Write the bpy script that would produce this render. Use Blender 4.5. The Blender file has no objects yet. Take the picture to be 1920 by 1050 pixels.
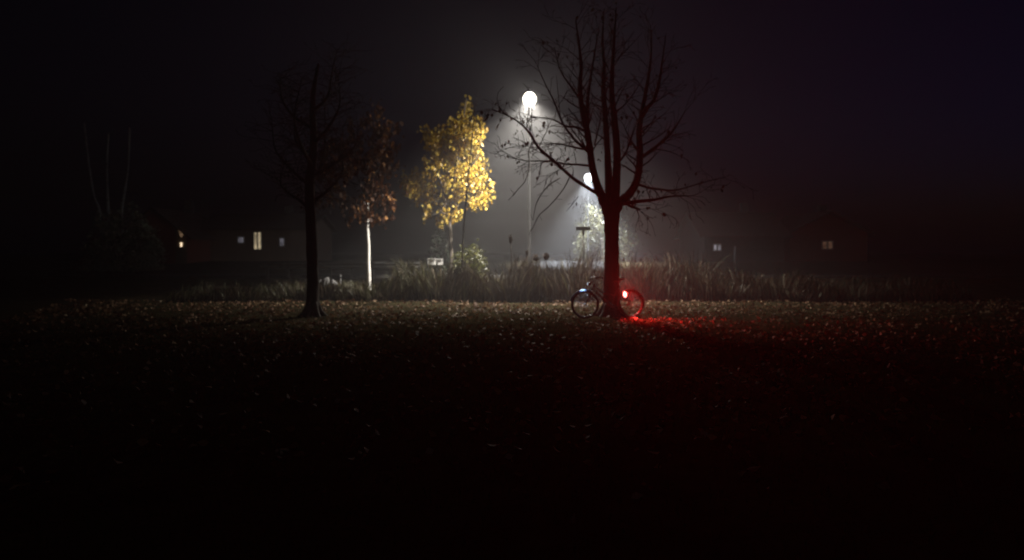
import bpy, math, random
import numpy as np
from mathutils import Vector, Matrix
random.seed(7); rng = np.random.default_rng(11)
scene = bpy.context.scene
COL = scene.collection
PI = math.pi
# ------------------------------------------------------------------ camera model
F = 1400.0; CAMZ = 1.7; TILT = math.atan(55.0 / F)
FWD = Vector((0, math.cos(TILT), -math.sin(TILT))); UP = Vector((0, math.sin(TILT), math.cos(TILT)))
def P(px, py, Y):
    """world point at distance Y in front of the photographer, seen at photo pixel px, py"""
    d = FWD + UP * ((525 - py) / F) + Vector((1, 0, 0)) * ((px - 960) / F)
    d = d * (Y / d.y)
    return Vector((d.x, Y, CAMZ + d.z))
def X_of(px, Y): return (px - 960) / F * Y * 1.0008
def sst(a, b, t):
    t = np.clip((t - a) / (b - a), 0, 1); return t * t * (3 - 2 * t)
def H(x, y):
    """height of the ground"""
    return (0.42 * sst(27, 33, y) + 0.5 * sst(43, 56, y)
            + 0.03 * np.sin(x * 0.55 + 1.3) * np.sin(y * 0.43) * (1 - sst(30, 34, y)))
def Hf(x, y): return float(H(np.float64(x), np.float64(y)))

# ------------------------------------------------------------------ object helpers
def tag(o, label=None, cat=None, group=None, kind=None):
    if label: o['label'] = label
    if cat: o['category'] = cat
    if group: o['group'] = group
    if kind: o['kind'] = kind
    return o
def empty(name, loc=(0, 0, 0), rz=0.0):
    o = bpy.data.objects.new(name, None); COL.objects.link(o)
    o.location = loc; o.rotation_euler = (0, 0, rz); o.empty_display_size = 0.2
    return o
def link(name, me, mat, parent=None):
    o = bpy.data.objects.new(name, me); COL.objects.link(o)
    if mat: me.materials.append(mat)
    if parent is not None: o.parent = parent
    return o
def copy_tree(o, parent=None):
    c = o.copy(); COL.objects.link(c)
    if parent is not None: c.parent = parent
    for ch in list(o.children): copy_tree(ch, c)
    return c

class MB:
    """collects shapes into one mesh"""
    def __init__(s): s.v = []; s.f = []; s.sm = []
    def add(s, verts, faces, smooth=False):
        n = len(s.v); s.v += [tuple(v) for v in verts]
        s.f += [tuple(i + n for i in f) for f in faces]; s.sm += [smooth] * len(faces)
    def box(s, c, size, M=None, bev=0.0):
        hx, hy, hz = [a / 2 for a in size]; b = min(bev, hx * .9, hy * .9, hz * .9)
        c = Vector(c)
        if b <= 0:
            vs = [Vector((x, y, z)) for x in (-hx, hx) for y in (-hy, hy) for z in (-hz, hz)]
            fs = [(0, 1, 3, 2), (4, 6, 7, 5), (0, 4, 5, 1), (2, 3, 7, 6), (0, 2, 6, 4), (1, 5, 7, 3)]
        else:
            import bmesh
            bm = bmesh.new(); bmesh.ops.create_cube(bm, size=1)
            for v in bm.verts: v.co = Vector((v.co.x * hx * 2, v.co.y * hy * 2, v.co.z * hz * 2))
            bmesh.ops.bevel(bm, geom=list(bm.edges), offset=b, segments=2, affect='EDGES', profile=.6)
            bm.verts.index_update()
            vs = [v.co.copy() for v in bm.verts]; fs = [tuple(v.index for v in f.verts) for f in bm.faces]; bm.free()
        if M is not None: vs = [M @ v for v in vs]
        s.add([v + c for v in vs], fs)
    def tube(s, pts, rad, n=8, cap=True, rough=0.0):
        pts = [Vector(p) for p in pts]
        if not hasattr(rad, '__len__'): rad = [rad] * len(pts)
        rings = []; t0 = None; u = None
        for i, p in enumerate(pts):
            a = pts[max(i - 1, 0)]; b = pts[min(i + 1, len(pts) - 1)]
            t = (b - a).normalized()
            if u is None:
                ref = Vector((0, 0, 1)) if abs(t.z) < .9 else Vector((1, 0, 0))
                u = t.cross(ref).normalized()
            else:
                u = (u - t * u.dot(t)); u = u.normalized() if u.length > 1e-6 else t.orthogonal().normalized()
            w = t.cross(u)
            if rough: q_ = [1 + rough * (math.sin(3 * 2 * PI * k / n + i * .31) * .5 + random.uniform(-.6, .6)) for k in range(n)]
            else: q_ = [1] * n
            rings.append([p + (u * math.cos(2 * PI * k / n) + w * math.sin(2 * PI * k / n)) * rad[i] * q_[k] for k in range(n)])
        vs = [v for r in rings for v in r]; fs = []
        for i in range(len(rings) - 1):
            for k in range(n):
                a = i * n + k; b = i * n + (k + 1) % n
                fs.append((a, b, b + n, a + n))
        if cap:
            fs.append(tuple(range(n - 1, -1, -1))); fs.append(tuple((len(rings) - 1) * n + k for k in range(n)))
        s.add(vs, fs, True)
    def lathe(s, prof, n=24, c=(0, 0, 0), axis='Z'):
        vs = []; fs = []
        for r, z in prof:
            for k in range(n):
                a = 2 * PI * k / n
                q = (r * math.cos(a), r * math.sin(a), z)
                if axis == 'Y': q = (q[0], q[2], q[1])
                if axis == 'X': q = (q[2], q[0], q[1])
                vs.append((q[0] + c[0], q[1] + c[1], q[2] + c[2]))
        for i in range(len(prof) - 1):
            for k in range(n):
                a = i * n + k; b = i * n + (k + 1) % n
                fs.append((a, b, b + n, a + n))
        s.add(vs, fs, True)
    def torus(s, c, R, r, axis='Y', n=48, m=8, flat=1.0):
        vs = []; fs = []
        for i in range(n):
            a = 2 * PI * i / n
            for j in range(m):
                b = 2 * PI * j / m
                rr = R + r * math.cos(b); h = r * flat * math.sin(b)
                vs.append((c[0] + rr * math.cos(a), c[1] + h, c[2] + rr * math.sin(a)))
        for i in range(n):
            for j in range(m):
                fs.append((i * m + j, i * m + (j + 1) % m, ((i + 1) % n) * m + (j + 1) % m, ((i + 1) % n) * m + j))
        s.add(vs, fs, True)
    def build(s, name, mat, parent=None):
        me = bpy.data.meshes.new(name); me.from_pydata(s.v, [], s.f)
        me.polygons.foreach_set('use_smooth', s.sm); me.validate(); me.update()
        return link(name, me, mat, parent)

def np_mesh(name, V, Fc, mat, parent=None, tint=None, smooth=False):
    """V (n,3) floats, Fc (m,3) triangles; tint (m,) per-face value"""
    me = bpy.data.meshes.new(name)
    me.vertices.add(len(V)); me.vertices.foreach_set('co', V.astype(np.float32).ravel())
    m = len(Fc); me.loops.add(m * 3); me.polygons.add(m)
    me.loops.foreach_set('vertex_index', Fc.astype(np.int32).ravel())
    me.polygons.foreach_set('loop_start', np.arange(0, m * 3, 3, dtype=np.int32))
    if smooth: me.polygons.foreach_set('use_smooth', np.ones(m, dtype=bool))
    me.update(calc_edges=True)
    if tint is not None:
        a = me.attributes.new('tint', 'FLOAT', 'FACE'); a.data.foreach_set('value', tint.astype(np.float32))
    return link(name, me, mat, parent)

LEAF_V = np.array([(0, 0, 0), (-.30, .30, .07), (-.34, .55, .05), (0, 1, -.12), (.34, .55, .05), (.30, .30, .07), (0, .45, -.02)], float)
LEAF_F = np.array([(0, 6, 1), (1, 6, 2), (2, 6, 3), (3, 6, 4), (4, 6, 5), (5, 6, 0)], int)
def norm(a): return a / np.maximum(np.linalg.norm(a, axis=1, keepdims=True), 1e-9)
def leaf_cloud(name, pos, size, dirs, mat, parent, flip=1.0):
    """many single leaves: pos (n,3), size (n,), dirs (n,3) = direction from stalk to tip"""
    n = len(pos); d = norm(dirs)
    r = rng.normal(size=(n, 3)); s_ = norm(np.cross(d, r)); w = np.cross(s_, d)
    curl = rng.uniform(.3, 2.2, n)[:, None]
    V = (pos[:, None, :] + size[:, None, None] * (LEAF_V[None, :, 0:1] * s_[:, None, :] + LEAF_V[None, :, 1:2] * d[:, None, :]
         + LEAF_V[None, :, 2:3] * (w * curl)[:, None, :]))
    Fc = (LEAF_F[None] + (np.arange(n) * 7)[:, None, None]).reshape(-1, 3)
    tint = np.repeat(rng.uniform(0, 1, n), 6)
    return np_mesh(name, V.reshape(-1, 3), Fc, mat, parent, tint)
def blades(name, base, height, width, lean, mat, parent=None, head=0.0):
    """grass: base (n,3), height (n,), width (n,), lean (n,2) offset of the tip"""
    n = len(base); a = rng.uniform(0, PI, n); sx = np.stack([np.cos(a), np.sin(a), 0 * a], 1)
    lv = np.concatenate([lean, np.zeros((n, 1))], 1)
    def at(t): return base + np.stack([0 * height, 0 * height, height * t * (1 - .12 * t)], 1) + lv * (t ** 2)
    rows = [(0.0, 1.0), (.45, .8), (.78, .55 + head), (.9, .4 + head), (1.0, .08)]
    V = []
    for t, w in rows:
        c = at(t); V += [c - sx * (width * w * .5)[:, None], c + sx * (width * w * .5)[:, None]]
    V = np.stack(V, 1); k = len(rows) * 2
    f = []
    for i in range(len(rows) - 1):
        f += [(2 * i, 2 * i + 1, 2 * i + 3), (2 * i, 2 * i + 3, 2 * i + 2)]
    f = np.array(f)
    Fc = (f[None] + (np.arange(n) * k)[:, None, None]).reshape(-1, 3)
    return np_mesh(name, V.reshape(-1, 3), Fc, mat, parent, np.repeat(rng.uniform(0, 1, n), len(f)))

# ------------------------------------------------------------------ materials
def new_mat(name):
    m = bpy.data.materials.new(name); m.use_nodes = True; nt = m.node_tree; nt.nodes.clear()
    return m, nt, nt.nodes.new('ShaderNodeOutputMaterial')
def N(nt, t, **kw):
    n = nt.nodes.new(t)
    for k, v in kw.items(): setattr(n, k, v)
    return n
def ramp(nt, src, stops):
    r = N(nt, 'ShaderNodeValToRGB'); el = r.color_ramp.elements
    while len(el) < len(stops): el.new(.5)
    for e, (p, c) in zip(el, stops): e.position = p; e.color = (*c, 1)
    nt.links.new(src, r.inputs[0]); return r.outputs[0]
def solid(name, stops, scale=4.0, rough=.7, spec=.4, metal=0.0, bump=.2, bscale=None, stretch=(1, 1, 1), coat=0.0):
    """principled surface whose own colour varies with noise between the given stops"""
    m, nt, out = new_mat(name); b = N(nt, 'ShaderNodeBsdfPrincipled')
    tc = N(nt, 'ShaderNodeTexCoord'); mp = N(nt, 'ShaderNodeMapping'); mp.inputs['Scale'].default_value = stretch
    nt.links.new(tc.outputs['Object'], mp.inputs[0])
    no = N(nt, 'ShaderNodeTexNoise'); no.inputs['Scale'].default_value = scale; no.inputs['Detail'].default_value = 6
    nt.links.new(mp.outputs[0], no.inputs['Vector'])
    nt.links.new(ramp(nt, no.outputs[0], stops), b.inputs['Base Color'])
    b.inputs['Roughness'].default_value = rough; b.inputs['Specular IOR Level'].default_value = spec
    b.inputs['Metallic'].default_value = metal; b.inputs['Coat Weight'].default_value = coat
    if bump:
        n2 = N(nt, 'ShaderNodeTexNoise'); n2.inputs['Scale'].default_value = bscale or scale * 3; n2.inputs['Detail'].default_value = 5
        nt.links.new(mp.outputs[0], n2.inputs['Vector'])
        bp = N(nt, 'ShaderNodeBump'); bp.inputs['Strength'].default_value = bump; bp.inputs['Distance'].default_value = .03
        nt.links.new(n2.outputs[0], bp.inputs['Height']); nt.links.new(bp.outputs[0], b.inputs['Normal'])
    nt.links.new(b.outputs[0], out.inputs[0]); return m
def leaf_mat(name, stops, trans=.45, rough=.45, spec=.4):
    m, nt, out = new_mat(name); at = N(nt, 'ShaderNodeAttribute', attribute_name='tint')
    col = ramp(nt, at.outputs['Fac'], stops)
    b = N(nt, 'ShaderNodeBsdfPrincipled'); b.inputs['Roughness'].default_value = rough; b.inputs['Specular IOR Level'].default_value = spec
    nt.links.new(col, b.inputs['Base Color'])
    if trans > 0:
        t = N(nt, 'ShaderNodeBsdfTranslucent'); nt.links.new(col, t.inputs[0])
        mx = N(nt, 'ShaderNodeMixShader'); mx.inputs[0].default_value = trans
        nt.links.new(b.outputs[0], mx.inputs[1]); nt.links.new(t.outputs[0], mx.inputs[2]); nt.links.new(mx.outputs[0], out.inputs[0])
    else: nt.links.new(b.outputs[0], out.inputs[0])
    return m
def glow(name, col, s):
    m, nt, out = new_mat(name); e = N(nt, 'ShaderNodeEmission'); e.inputs[0].default_value = (*col, 1); e.inputs[1].default_value = s
    nt.links.new(e.outputs[0], out.inputs[0]); return m
def glass_glow(name, col, s):
    """thin glowing glass that also lets light through"""
    m, nt, out = new_mat(name); e = N(nt, 'ShaderNodeEmission'); e.inputs[0].default_value = (*col, 1); e.inputs[1].default_value = s
    t = N(nt, 'ShaderNodeBsdfTransparent'); a = N(nt, 'ShaderNodeAddShader')
    nt.links.new(e.outputs[0], a.inputs[0]); nt.links.new(t.outputs[0], a.inputs[1]); nt.links.new(a.outputs[0], out.inputs[0]); return m
def window_glow(name, col, s, scale=1.2):
    """lit room seen through a curtained pane: uneven light"""
    m, nt, out = new_mat(name); e = N(nt, 'ShaderNodeEmission')
    tc = N(nt, 'ShaderNodeTexCoord'); no = N(nt, 'ShaderNodeTexNoise'); no.inputs['Scale'].default_value = scale * 2; no.inputs['Detail'].default_value = 2
    nt.links.new(tc.outputs['Object'], no.inputs['Vector'])
    nt.links.new(ramp(nt, no.outputs[0], [(.38, tuple(c * .35 for c in col)), (.6, col)]), e.inputs[0]); e.inputs[1].default_value = s
    nt.links.new(e.outputs[0], out.inputs[0]); return m

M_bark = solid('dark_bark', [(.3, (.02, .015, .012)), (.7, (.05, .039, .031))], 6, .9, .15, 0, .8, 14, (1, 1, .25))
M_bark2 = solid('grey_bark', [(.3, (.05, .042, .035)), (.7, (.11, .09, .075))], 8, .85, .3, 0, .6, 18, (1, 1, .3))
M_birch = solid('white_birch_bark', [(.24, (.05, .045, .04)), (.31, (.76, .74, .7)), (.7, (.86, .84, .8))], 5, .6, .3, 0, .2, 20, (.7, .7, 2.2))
M_birchdim = solid('dimmed_birch_bark', [(.3, (.04, .04, .04)), (.42, (.25, .25, .25)), (.7, (.34, .34, .34))], 4, .7, .2, 0, .2, 20, (.7, .7, 1.6))  # birch bark darkened in colour, standing in for weak light far away
M_yellow = leaf_mat('yellow_leaf', [(0, (.20, .11, .014)), (.35, (.35, .225, .024)), (.75, (.44, .31, .042)), (1, (.39, .32, .08))], .55)
M_rust = leaf_mat('rust_leaf', [(0, (.03, .010, .005)), (.6, (.065, .024, .010)), (.92, (.14, .055, .018)), (1, (.45, .22, .07))], .4, .6, .2)
M_pale = leaf_mat('pale_leaf_green', [(0, (.034, .032, .010)), (.5, (.045, .042, .014)), (1, (.06, .054, .021))], .4)
M_brownleaf = leaf_mat('withered_leaf', [(0, (.035, .02, .012)), (1, (.09, .05, .025))], .2, .85, .1)
M_shrub = leaf_mat('shrub_leaf', [(0, (.03, .035, .010)), (.5, (.06, .065, .018)), (1, (.13, .125, .04))], .35)
M_darkshrub = leaf_mat('evergreen_leaf', [(0, (.012, .02, .012)), (1, (.035, .05, .03))], .1)
M_greyshrub = leaf_mat('grey_green_leaf', [(0, (.22, .25, .17)), (1, (.36, .38, .28))], .25)
M_reed = leaf_mat('dry_grass', [(0, (.010, .006, .003)), (.55, (.024, .0135, .006)), (.9, (.05, .031, .014)), (.965, (.2, .165, .12))], .15, .8, .15)
M_greengrass = leaf_mat('green_grass', [(0, (.028, .03, .010)), (.6, (.055, .055, .018)), (1, (.12, .11, .045))], .2, .6)
M_shadegrass = leaf_mat('shade_dark_grass', [(0, (.014, .009, .006)), (1, (.04, .026, .014))], .05, .9, .05)
M_lawngrass = leaf_mat('lawn_grass', [(0, (.022, .03, .009)), (1, (.05, .055, .018))], .15, .9, .05)
M_litter = leaf_mat('fallen_leaf_brown', [(0, (.07, .029, .015)), (.45, (.165, .08, .04)), (.8, (.26, .15, .08)), (.95, (.33, .215, .125)), (1, (.4, .3, .2))], .15, .7, .15)
M_paleleaf = leaf_mat('fallen_leaf_pale', [(0, (.26, .23, .2)), (1, (.34, .31, .27))], .1, .4, .4)
M_lawn = solid('lawn_soil', [(.35, (.02, .016, .009)), (.65, (.042, .034, .018))], 1.5, 1.0, .0, 0, .6, 12)
M_road = solid('asphalt', [(.3, (.014, .014, .0145)), (.7, (.022, .022, .0225))], 3, .9, .08, 0, .25, 60)
M_kerb = solid('kerb_stone', [(.3, (.05, .048, .046)), (.7, (.08, .077, .074))], 6, 1.0, .0)
M_galv = solid('galvanised_steel', [(.3, (.36, .37, .38)), (.7, (.5, .51, .52))], 7, .45, .5, .6, .05)
M_rail = solid('dull_weathered_steel', [(.3, (.09, .09, .09)), (.7, (.14, .14, .14))], 5, .7, .3, .2, .05)
M_pole = solid('dark_pole_paint', [(.3, (.03, .03, .03)), (.7, (.045, .045, .045))], 5, .7, .4, 0, .05)
M_black = solid('black_metal', [(.3, (.012, .012, .013)), (.7, (.022, .022, .024))], 20, .35, .5, 0, .03)
M_rubber = solid('tyre_rubber', [(.3, (.012, .012, .012)), (.7, (.02, .02, .02))], 20, .8, .3, 0, .2, 60)
M_chrome = solid('steel_bright', [(.3, (.45, .45, .46)), (.7, (.6, .6, .61))], 9, .25, .5, .9, .02)
M_darksteel = solid('dull_dark_steel', [(.3, (.10, .10, .105)), (.7, (.16, .16, .165))], 9, .5, .4, .6, .02)
M_frame = solid('dark_red_paint', [(.3, (.05, .012, .012)), (.7, (.07, .016, .016))], 12, .3, .5, 0, .02, coat=.4)
M_guard = solid('blue_mudguard_paint', [(.3, (.26, .40, .66)), (.7, (.34, .48, .74))], 12, .35, .5, 0, .02, coat=.3)
M_sign = solid('sign_back_grey', [(.3, (.03, .028, .022)), (.7, (.045, .042, .035))], 10, .6, .4, 0, .03)
M_mail = solid('mailbox_white_enamel', [(.3, (.4, .39, .38)), (.7, (.48, .47, .46))], 9, .45, .4, 0, .05)
M_wood = solid('weathered_timber', [(.3, (.10, .075, .055)), (.7, (.18, .14, .10))], 6, .8, .3, 0, .3, 30, (1, 1, .2))
M_stone = solid('pale_stone', [(.3, (.12, .115, .115)), (.7, (.18, .175, .175))], 8, .8, .3, 0, .4)
M_redwall = solid('red_timber_wall', [(.3, (.16, .045, .035)), (.7, (.22, .065, .05))], 9, .85, .2, 0, .5, 20, (3, 3, .12))
M_brownwall = solid('brown_timber_wall', [(.3, (.17, .11, .085)), (.7, (.25, .17, .13))], 9, .85, .2, 0, .5, 20, (3, 3, .12))
M_greywall = solid('grey_render_wall', [(.3, (.06, .055, .055)), (.7, (.085, .08, .08))], 5, .9, .2, 0, .3)
M_roof = solid('dark_roof_tiles', [(.3, (.07, .045, .04)), (.7, (.11, .075, .065))], 12, .8, .3, 0, .4, 9, (1, .3, 1))
M_trim = solid('white_trim', [(.3, (.55, .54, .52)), (.7, (.66, .65, .63))], 7, .6, .3, 0, .05)
M_seed = solid('seed_head_brown', [(.3, (.04, .026, .016)), (.7, (.085, .055, .034))], 30, .9, .2, 0, .6, 60)
M_lampA = glass_glow('warm_lamp_lens', (1, .92, .76), 3)
M_lampB = glass_glow('cool_lamp_lens', (.93, .97, 1), 5)
M_tail = glow('tail_light_lens', (1, .14, .12), 12)
M_taildim = glow('tail_light_led', (1, .05, .04), 6)
M_headlens = glow('headlight_led', (.75, .87, 1), 1.5)  # bluish lens glow added along with the mudguard glint lamp
M_winwarm = window_glow('window_warm', (1, .80, .50), .5)
M_wincool = window_glow('window_cool', (.9, .85, 1), .11)
M_wincool2 = window_glow('window_cool_lit', (.95, .88, 1), .30)
M_winred = window_glow('window_red', (1, .52, .32), .075)
M_winlan = glow('lantern_glass', (1, .76, .5), 1.6)

# ------------------------------------------------------------------ ground, road
def sheet(name, xs, ys, mat, lift=0.0, mask=None):
    xs = np.asarray(xs, float); ys = np.asarray(ys, float)
    gx, gy = np.meshgrid(xs, ys); gz = H(gx, gy) + lift
    V = np.stack([gx, gy, gz], -1).reshape(-1, 3); nx = len(xs); f = []
    for j in range(len(ys) - 1):
        for i in range(nx - 1):
            a = j * nx + i; f += [(a, a + 1, a + nx + 1), (a, a + nx + 1, a + nx)]
    return np_mesh(name, V, np.array(f), mat, None, None, True)
ys_g = np.concatenate([np.linspace(-25, 0, 6)[:-1], np.arange(0, 60, .5), np.linspace(60, 260, 12)])
xs_g = np.concatenate([np.linspace(-180, -32, 8)[:-1], np.arange(-32, 32, .8), np.linspace(32, 180, 8)])
lawn = tag(sheet('ground', xs_g, ys_g, M_lawn), kind='structure')
road = tag(sheet('road', np.arange(-60, 60.1, 1.0), np.arange(35.0, 41.01, .25), M_road, .03), kind='structure')
# side street towards the far lamp
def side_street():
    V = []; f = []
    for j, t in enumerate(np.linspace(0, 1, 90)):
        y = 41.0 + t * 75; cx = 2.2 + (y - 41) * .17
        for k in range(6):
            x = cx - 2.6 + 5.2 * k / 5; V.append((x, y, Hf(x, y) + .03))
    for j in range(89):
        for k in range(5):
            a = j * 6 + k; f += [(a, a + 1, a + 7), (a, a + 7, a + 6)]
    return tag(np_mesh('side_road', np.array(V), np.array(f), M_road, None, None, True), kind='structure')
side_street()
kb = MB()
for i in range(-40, 41):
    kb.box((i * 1.0, 34.86, Hf(i, 34.86) + .04), (.985, .2, .2), bev=.02)
tag(kb.build('kerb', M_kerb), kind='structure')

# ------------------------------------------------------------------ lawn litter and grass
def scatter(n, x0, x1, y0, y1, pw=1.0):
    y = y0 + (y1 - y0) * rng.uniform(0, 1, n) ** pw
    s = y / y1
    x = (rng.uniform(0, 1, n) * (x1 - x0) + x0) * (.35 + .65 * s)
    return x, y
x, y = scatter(26000, -15, 17, 5.0, 25.2, .62)
dn = np.sin(x * 1.1 + 2 * np.sin(y * .7)) * np.sin(y * 1.6 + 1.5 * np.sin(x * .5)) + .6 * np.sin(x * 2.9 + y * 1.3) * np.sin(y * 3.3 - x)
kp = rng.uniform(0, 1, len(x)) < np.clip(.62 + .5 * dn, .12, 1); x, y = x[kp], y[kp]
pos = np.stack([x, y, H(x, y) + rng.uniform(.012, .06, len(x))], 1)
dr = np.stack([rng.normal(size=len(x)), rng.normal(size=len(x)), rng.normal(size=len(x)) * .28 + .08], 1)
leaf_cloud('leaf_litter', pos, rng.uniform(.035, .12, len(x)), dr, M_litter, None)
tag(bpy.data.objects['leaf_litter'], 'brown wet fallen leaves covering the dark lawn', 'leaf litter', kind='stuff')
x, y = scatter(42000, -13, 14, 3.2, 25.0, .8)
b = np.stack([x, y, H(x, y)], 1)
lg = blades('lawn_grass', b, rng.uniform(.03, .085, len(x)), rng.uniform(.006, .012, len(x)), rng.normal(size=(len(x), 2)) * .025, M_lawngrass)
tag(lg, 'short grass of the dark lawn under the leaves', 'grass', kind='stuff')
# the few pale leaves that catch light close by
proto = None
for (px, py) in ((737, 796), (805, 866), (953, 878), (1192, 960), (1074, 1007), (1322, 832), (1185, 828), (1040, 772), (1203, 772), (632, 764)):
    Y = 1.7 * F / (py - 470)
    p = P(px, py, Y)
    if proto is None:
        proto = leaf_cloud('fallen_leaf', np.array([[0, -.04, 0.0]]), np.array([.1]), np.array([[.1, 1, .12]]), M_paleleaf, None); o = proto
    else:
        o = proto.copy(); COL.objects.link(o)
    o.location = (p.x, p.y, Hf(p.x, p.y) + .055); o.rotation_euler = (.35 + random.uniform(-.15, .15), random.uniform(-.2, .2), random.uniform(-2, 2))
    s = random.uniform(.75, 1.1); o.scale = (s, s, s)
    tag(o, 'pale fallen leaf lying alone on the dark near lawn', 'leaf', 'pale leaves on the near lawn')

# ------------------------------------------------------------------ strip of tall dry grass beyond the lawn
def top_px(px):
    return np.interp(px, [300, 480, 600, 700, 735, 800, 850, 930, 1060, 1085, 1180, 1300, 1400, 1520, 1800],
                         [532, 528, 526, 522, 498, 492, 486, 484, 482, 472, 473, 484, 502, 514, 518])
n = 21000
x = rng.uniform(-11.5, 15.5, n); y = 24.75 + rng.uniform(0, 1, n) ** 1.1 * 3.0 + .35 * np.sin(x * 1.7 + .6 * np.sin(x * 4.1)) * rng.uniform(0, 1, n)
px = 960 + x / y * F
hmax = 1.7 - (top_px(px) - 470) / F * y - H(x, y)
clump = .86 + .26 * np.sin(x * 2.3 + np.sin(y * 3) * 1.2) * np.sin(x * .9 + 2)
h = np.maximum(.12, hmax * clump * rng.uniform(.55, 1.32, n) * (1 - .35 * (rng.uniform(0, 1, n) ** 3)))
h *= .62 + .38 * sst(24.9, 25.9, y)
base = np.stack([x, y, H(x, y)], 1)
isg = rng.uniform(0, 1, n) < np.where(x < -2.5, .45, .08)
for sel, nm, mt, lb in ((~isg, 'tall_dry_grass', M_reed, 'tall dry brown grass in a strip behind the lawn'),
                        (isg, 'tall_green_grass', M_greengrass, 'greenish uncut grass mixed into the strip behind the lawn')):
    k = int(sel.sum())
    o = blades(nm, base[sel], h[sel], rng.uniform(.012, .032, k), (rng.normal(size=(k, 2)) * .16 + np.stack([.24 * np.sin(x[sel] * 2.7 + y[sel]), .12 * np.cos(x[sel] * 3.3)], 1)) * h[sel][:, None], mt, None, .25)
    tag(o, lb, 'grass', kind='stuff')

n = 9000
x = rng.uniform(-11.5, 15.5, n); y = 24.75 + rng.uniform(0, 1, n) * 1.2 + .2 * np.sin(x * 1.7)
o = blades('low_shade_grass', np.stack([x, y, H(x, y)], 1), rng.uniform(.2, .62, n) * (.8 + .3 * np.sin(x * 1.9 + 1)), rng.uniform(.02, .045, n), rng.normal(size=(n, 2)) * .12, M_shadegrass)  # dense blades coloured dark, standing in for shade under the tall strip
tag(o, 'low grass coloured dark for shade along the foot of the tall strip', 'grass', kind='stuff')

# ------------------------------------------------------------------ curves for trees
def spline(pts, rad, per=6):
    """Catmull-Rom through points with radii"""
    pts = [Vector(p) for p in pts]; o = []; r = []
    if len(pts) == 2: per = max(per, 3)
    for i in range(len(pts) - 1):
        p0 = pts[max(i - 1, 0)]; p1 = pts[i]; p2 = pts[i + 1]; p3 = pts[min(i + 2, len(pts) - 1)]
        for k in range(per):
            t = k / per; t2 = t * t; t3 = t2 * t
            o.append(.5 * ((2 * p1) + (p2 - p0) * t + (2 * p0 - 5 * p1 + 4 * p2 - p3) * t2 + (3 * p1 - p0 - 3 * p2 + p3) * t3))
            r.append(rad[i] + (rad[i + 1] - rad[i]) * t)
    o.append(pts[-1]); r.append(rad[-1]); return o, r
def grow(mb, p, d, length, r, depth, rnd, droop=0.0, spread=.7, tips=None, minr=.005):
    """a wandering twig with side twigs"""
    nseg = max(3, int(length / .13)); pts = [Vector(p)]; rr = [r]; d = Vector(d).normalized()
    kids = []
    for i in range(nseg):
        d = (d + Vector((rnd.gauss(0, .13), rnd.gauss(0, .13), rnd.gauss(0, .10) - droop))).normalized()
        pts.append(pts[-1] + d * (length / nseg)); rr.append(max(minr, r * (1 - .75 * (i + 1) / nseg)))
        if depth > 0 and i > 0 and rnd.random() < .62: kids.append((pts[-1].copy(), d.copy(), rr[-1], 1 - i / nseg))
    mb.tube(pts, rr, 5 if r < .02 else 7)
    if tips is not None: tips.append((pts[-1].copy(), d.copy())); tips.append((pts[len(pts) // 2].copy(), d.copy()))
    for q, dd, r2, rem in kids:
        side = Vector((rnd.gauss(0, 1), rnd.gauss(0, 1), rnd.gauss(0, .8)))
        side = (side - dd * side.dot(dd)).normalized()
        grow(mb, q, dd * rnd.uniform(.6, 1) + side * spread, length * rnd.uniform(.35, .6) * (.5 + .5 * rem), max(minr, r2 * .6), depth - 1, rnd, droop, spread, tips, minr)
rnd = random.Random(5)

# ------------------------------------------------------------------ the big bare tree by the bicycle (traced stems, own depth each)
TY = 19.2
def C(cx, cy, off=0.0): return P(860 + .381 * cx, 40 + .381 * cy, TY + off)
tree = empty('bare_tree', (X_of(1147, TY), TY, 0))
tag(tree, 'large bare many-stemmed tree with dark trunk standing behind the bicycle', 'tree')
toff = Matrix.Translation(-tree.location)
def trunk_tube(mb, pts, rad, per=6, n=12):
    o, r = spline(pts, rad, per); mb.tube([toff @ q for q in o], r, n, True, .10 if r[0] > .02 else 0); return o, r
gz = Hf(tree.location.x, TY)
mb = MB(); base = tree.location
trunk_pts = [Vector((base.x + .02, TY, gz - .12)), Vector((base.x + .015, TY, gz + .08)), Vector((base.x, TY, gz + .35)), C(752, 1180), C(752, 1050), C(755, 950), C(757, 895)]
trunk_tube(mb, trunk_pts, [.36, .28, .215, .19, .185, .205, .22], 6, 16)
for k in range(7):   # root flare
    a = k * .9 + .3; q = Vector((math.cos(a), math.sin(a), 0))
    b0 = Vector((base.x, TY, gz))
    trunk_tube(mb, [b0 + q * .12 + Vector((0, 0, .42)), b0 + q * .24 + Vector((0, 0, .14)), b0 + q * .5 + Vector((0, 0, -.06))], [.09, .085, .03], 5, 8)
mb.build('trunk', M_bark, tree)
stems = [
 ([(738, 955, 0), (712, 885, -.02), (680, 800, -.1), (655, 700, -.2), (637, 570, -.35), (610, 440, -.5), (597, 330, -.6), (602, 230, -.7), (592, 110, -.8), (575, -10, -.9)], [.15, .125, .105, .09, .082, .07, .058, .045, .03, .012]),
 ([(747, 920, .05), (738, 800, .1), (733, 650, .25), (722, 480, .4), (712, 340, .5), (716, 220, .55), (708, 100, .6), (715, -60, .7)], [.12, .10, .085, .075, .066, .05, .035, .012]),
 ([(765, 910, -.05), (775, 780, -.15), (779, 630, -.25), (766, 480, -.3), (753, 360, -.35), (757, 230, -.4), (765, 100, -.45), (775, -70, -.5)], [.13, .11, .095, .082, .07, .05, .035, .012]),
 ([(775, 930, .03), (800, 885, .1), (842, 845, .2), (878, 775, .3), (893, 660, .4), (888, 540, .45), (905, 430, .5), (926, 320, .6), (945, 190, .7), (950, 40, .8)], [.13, .12, .115, .10, .088, .078, .06, .048, .032, .012]),
]
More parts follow.
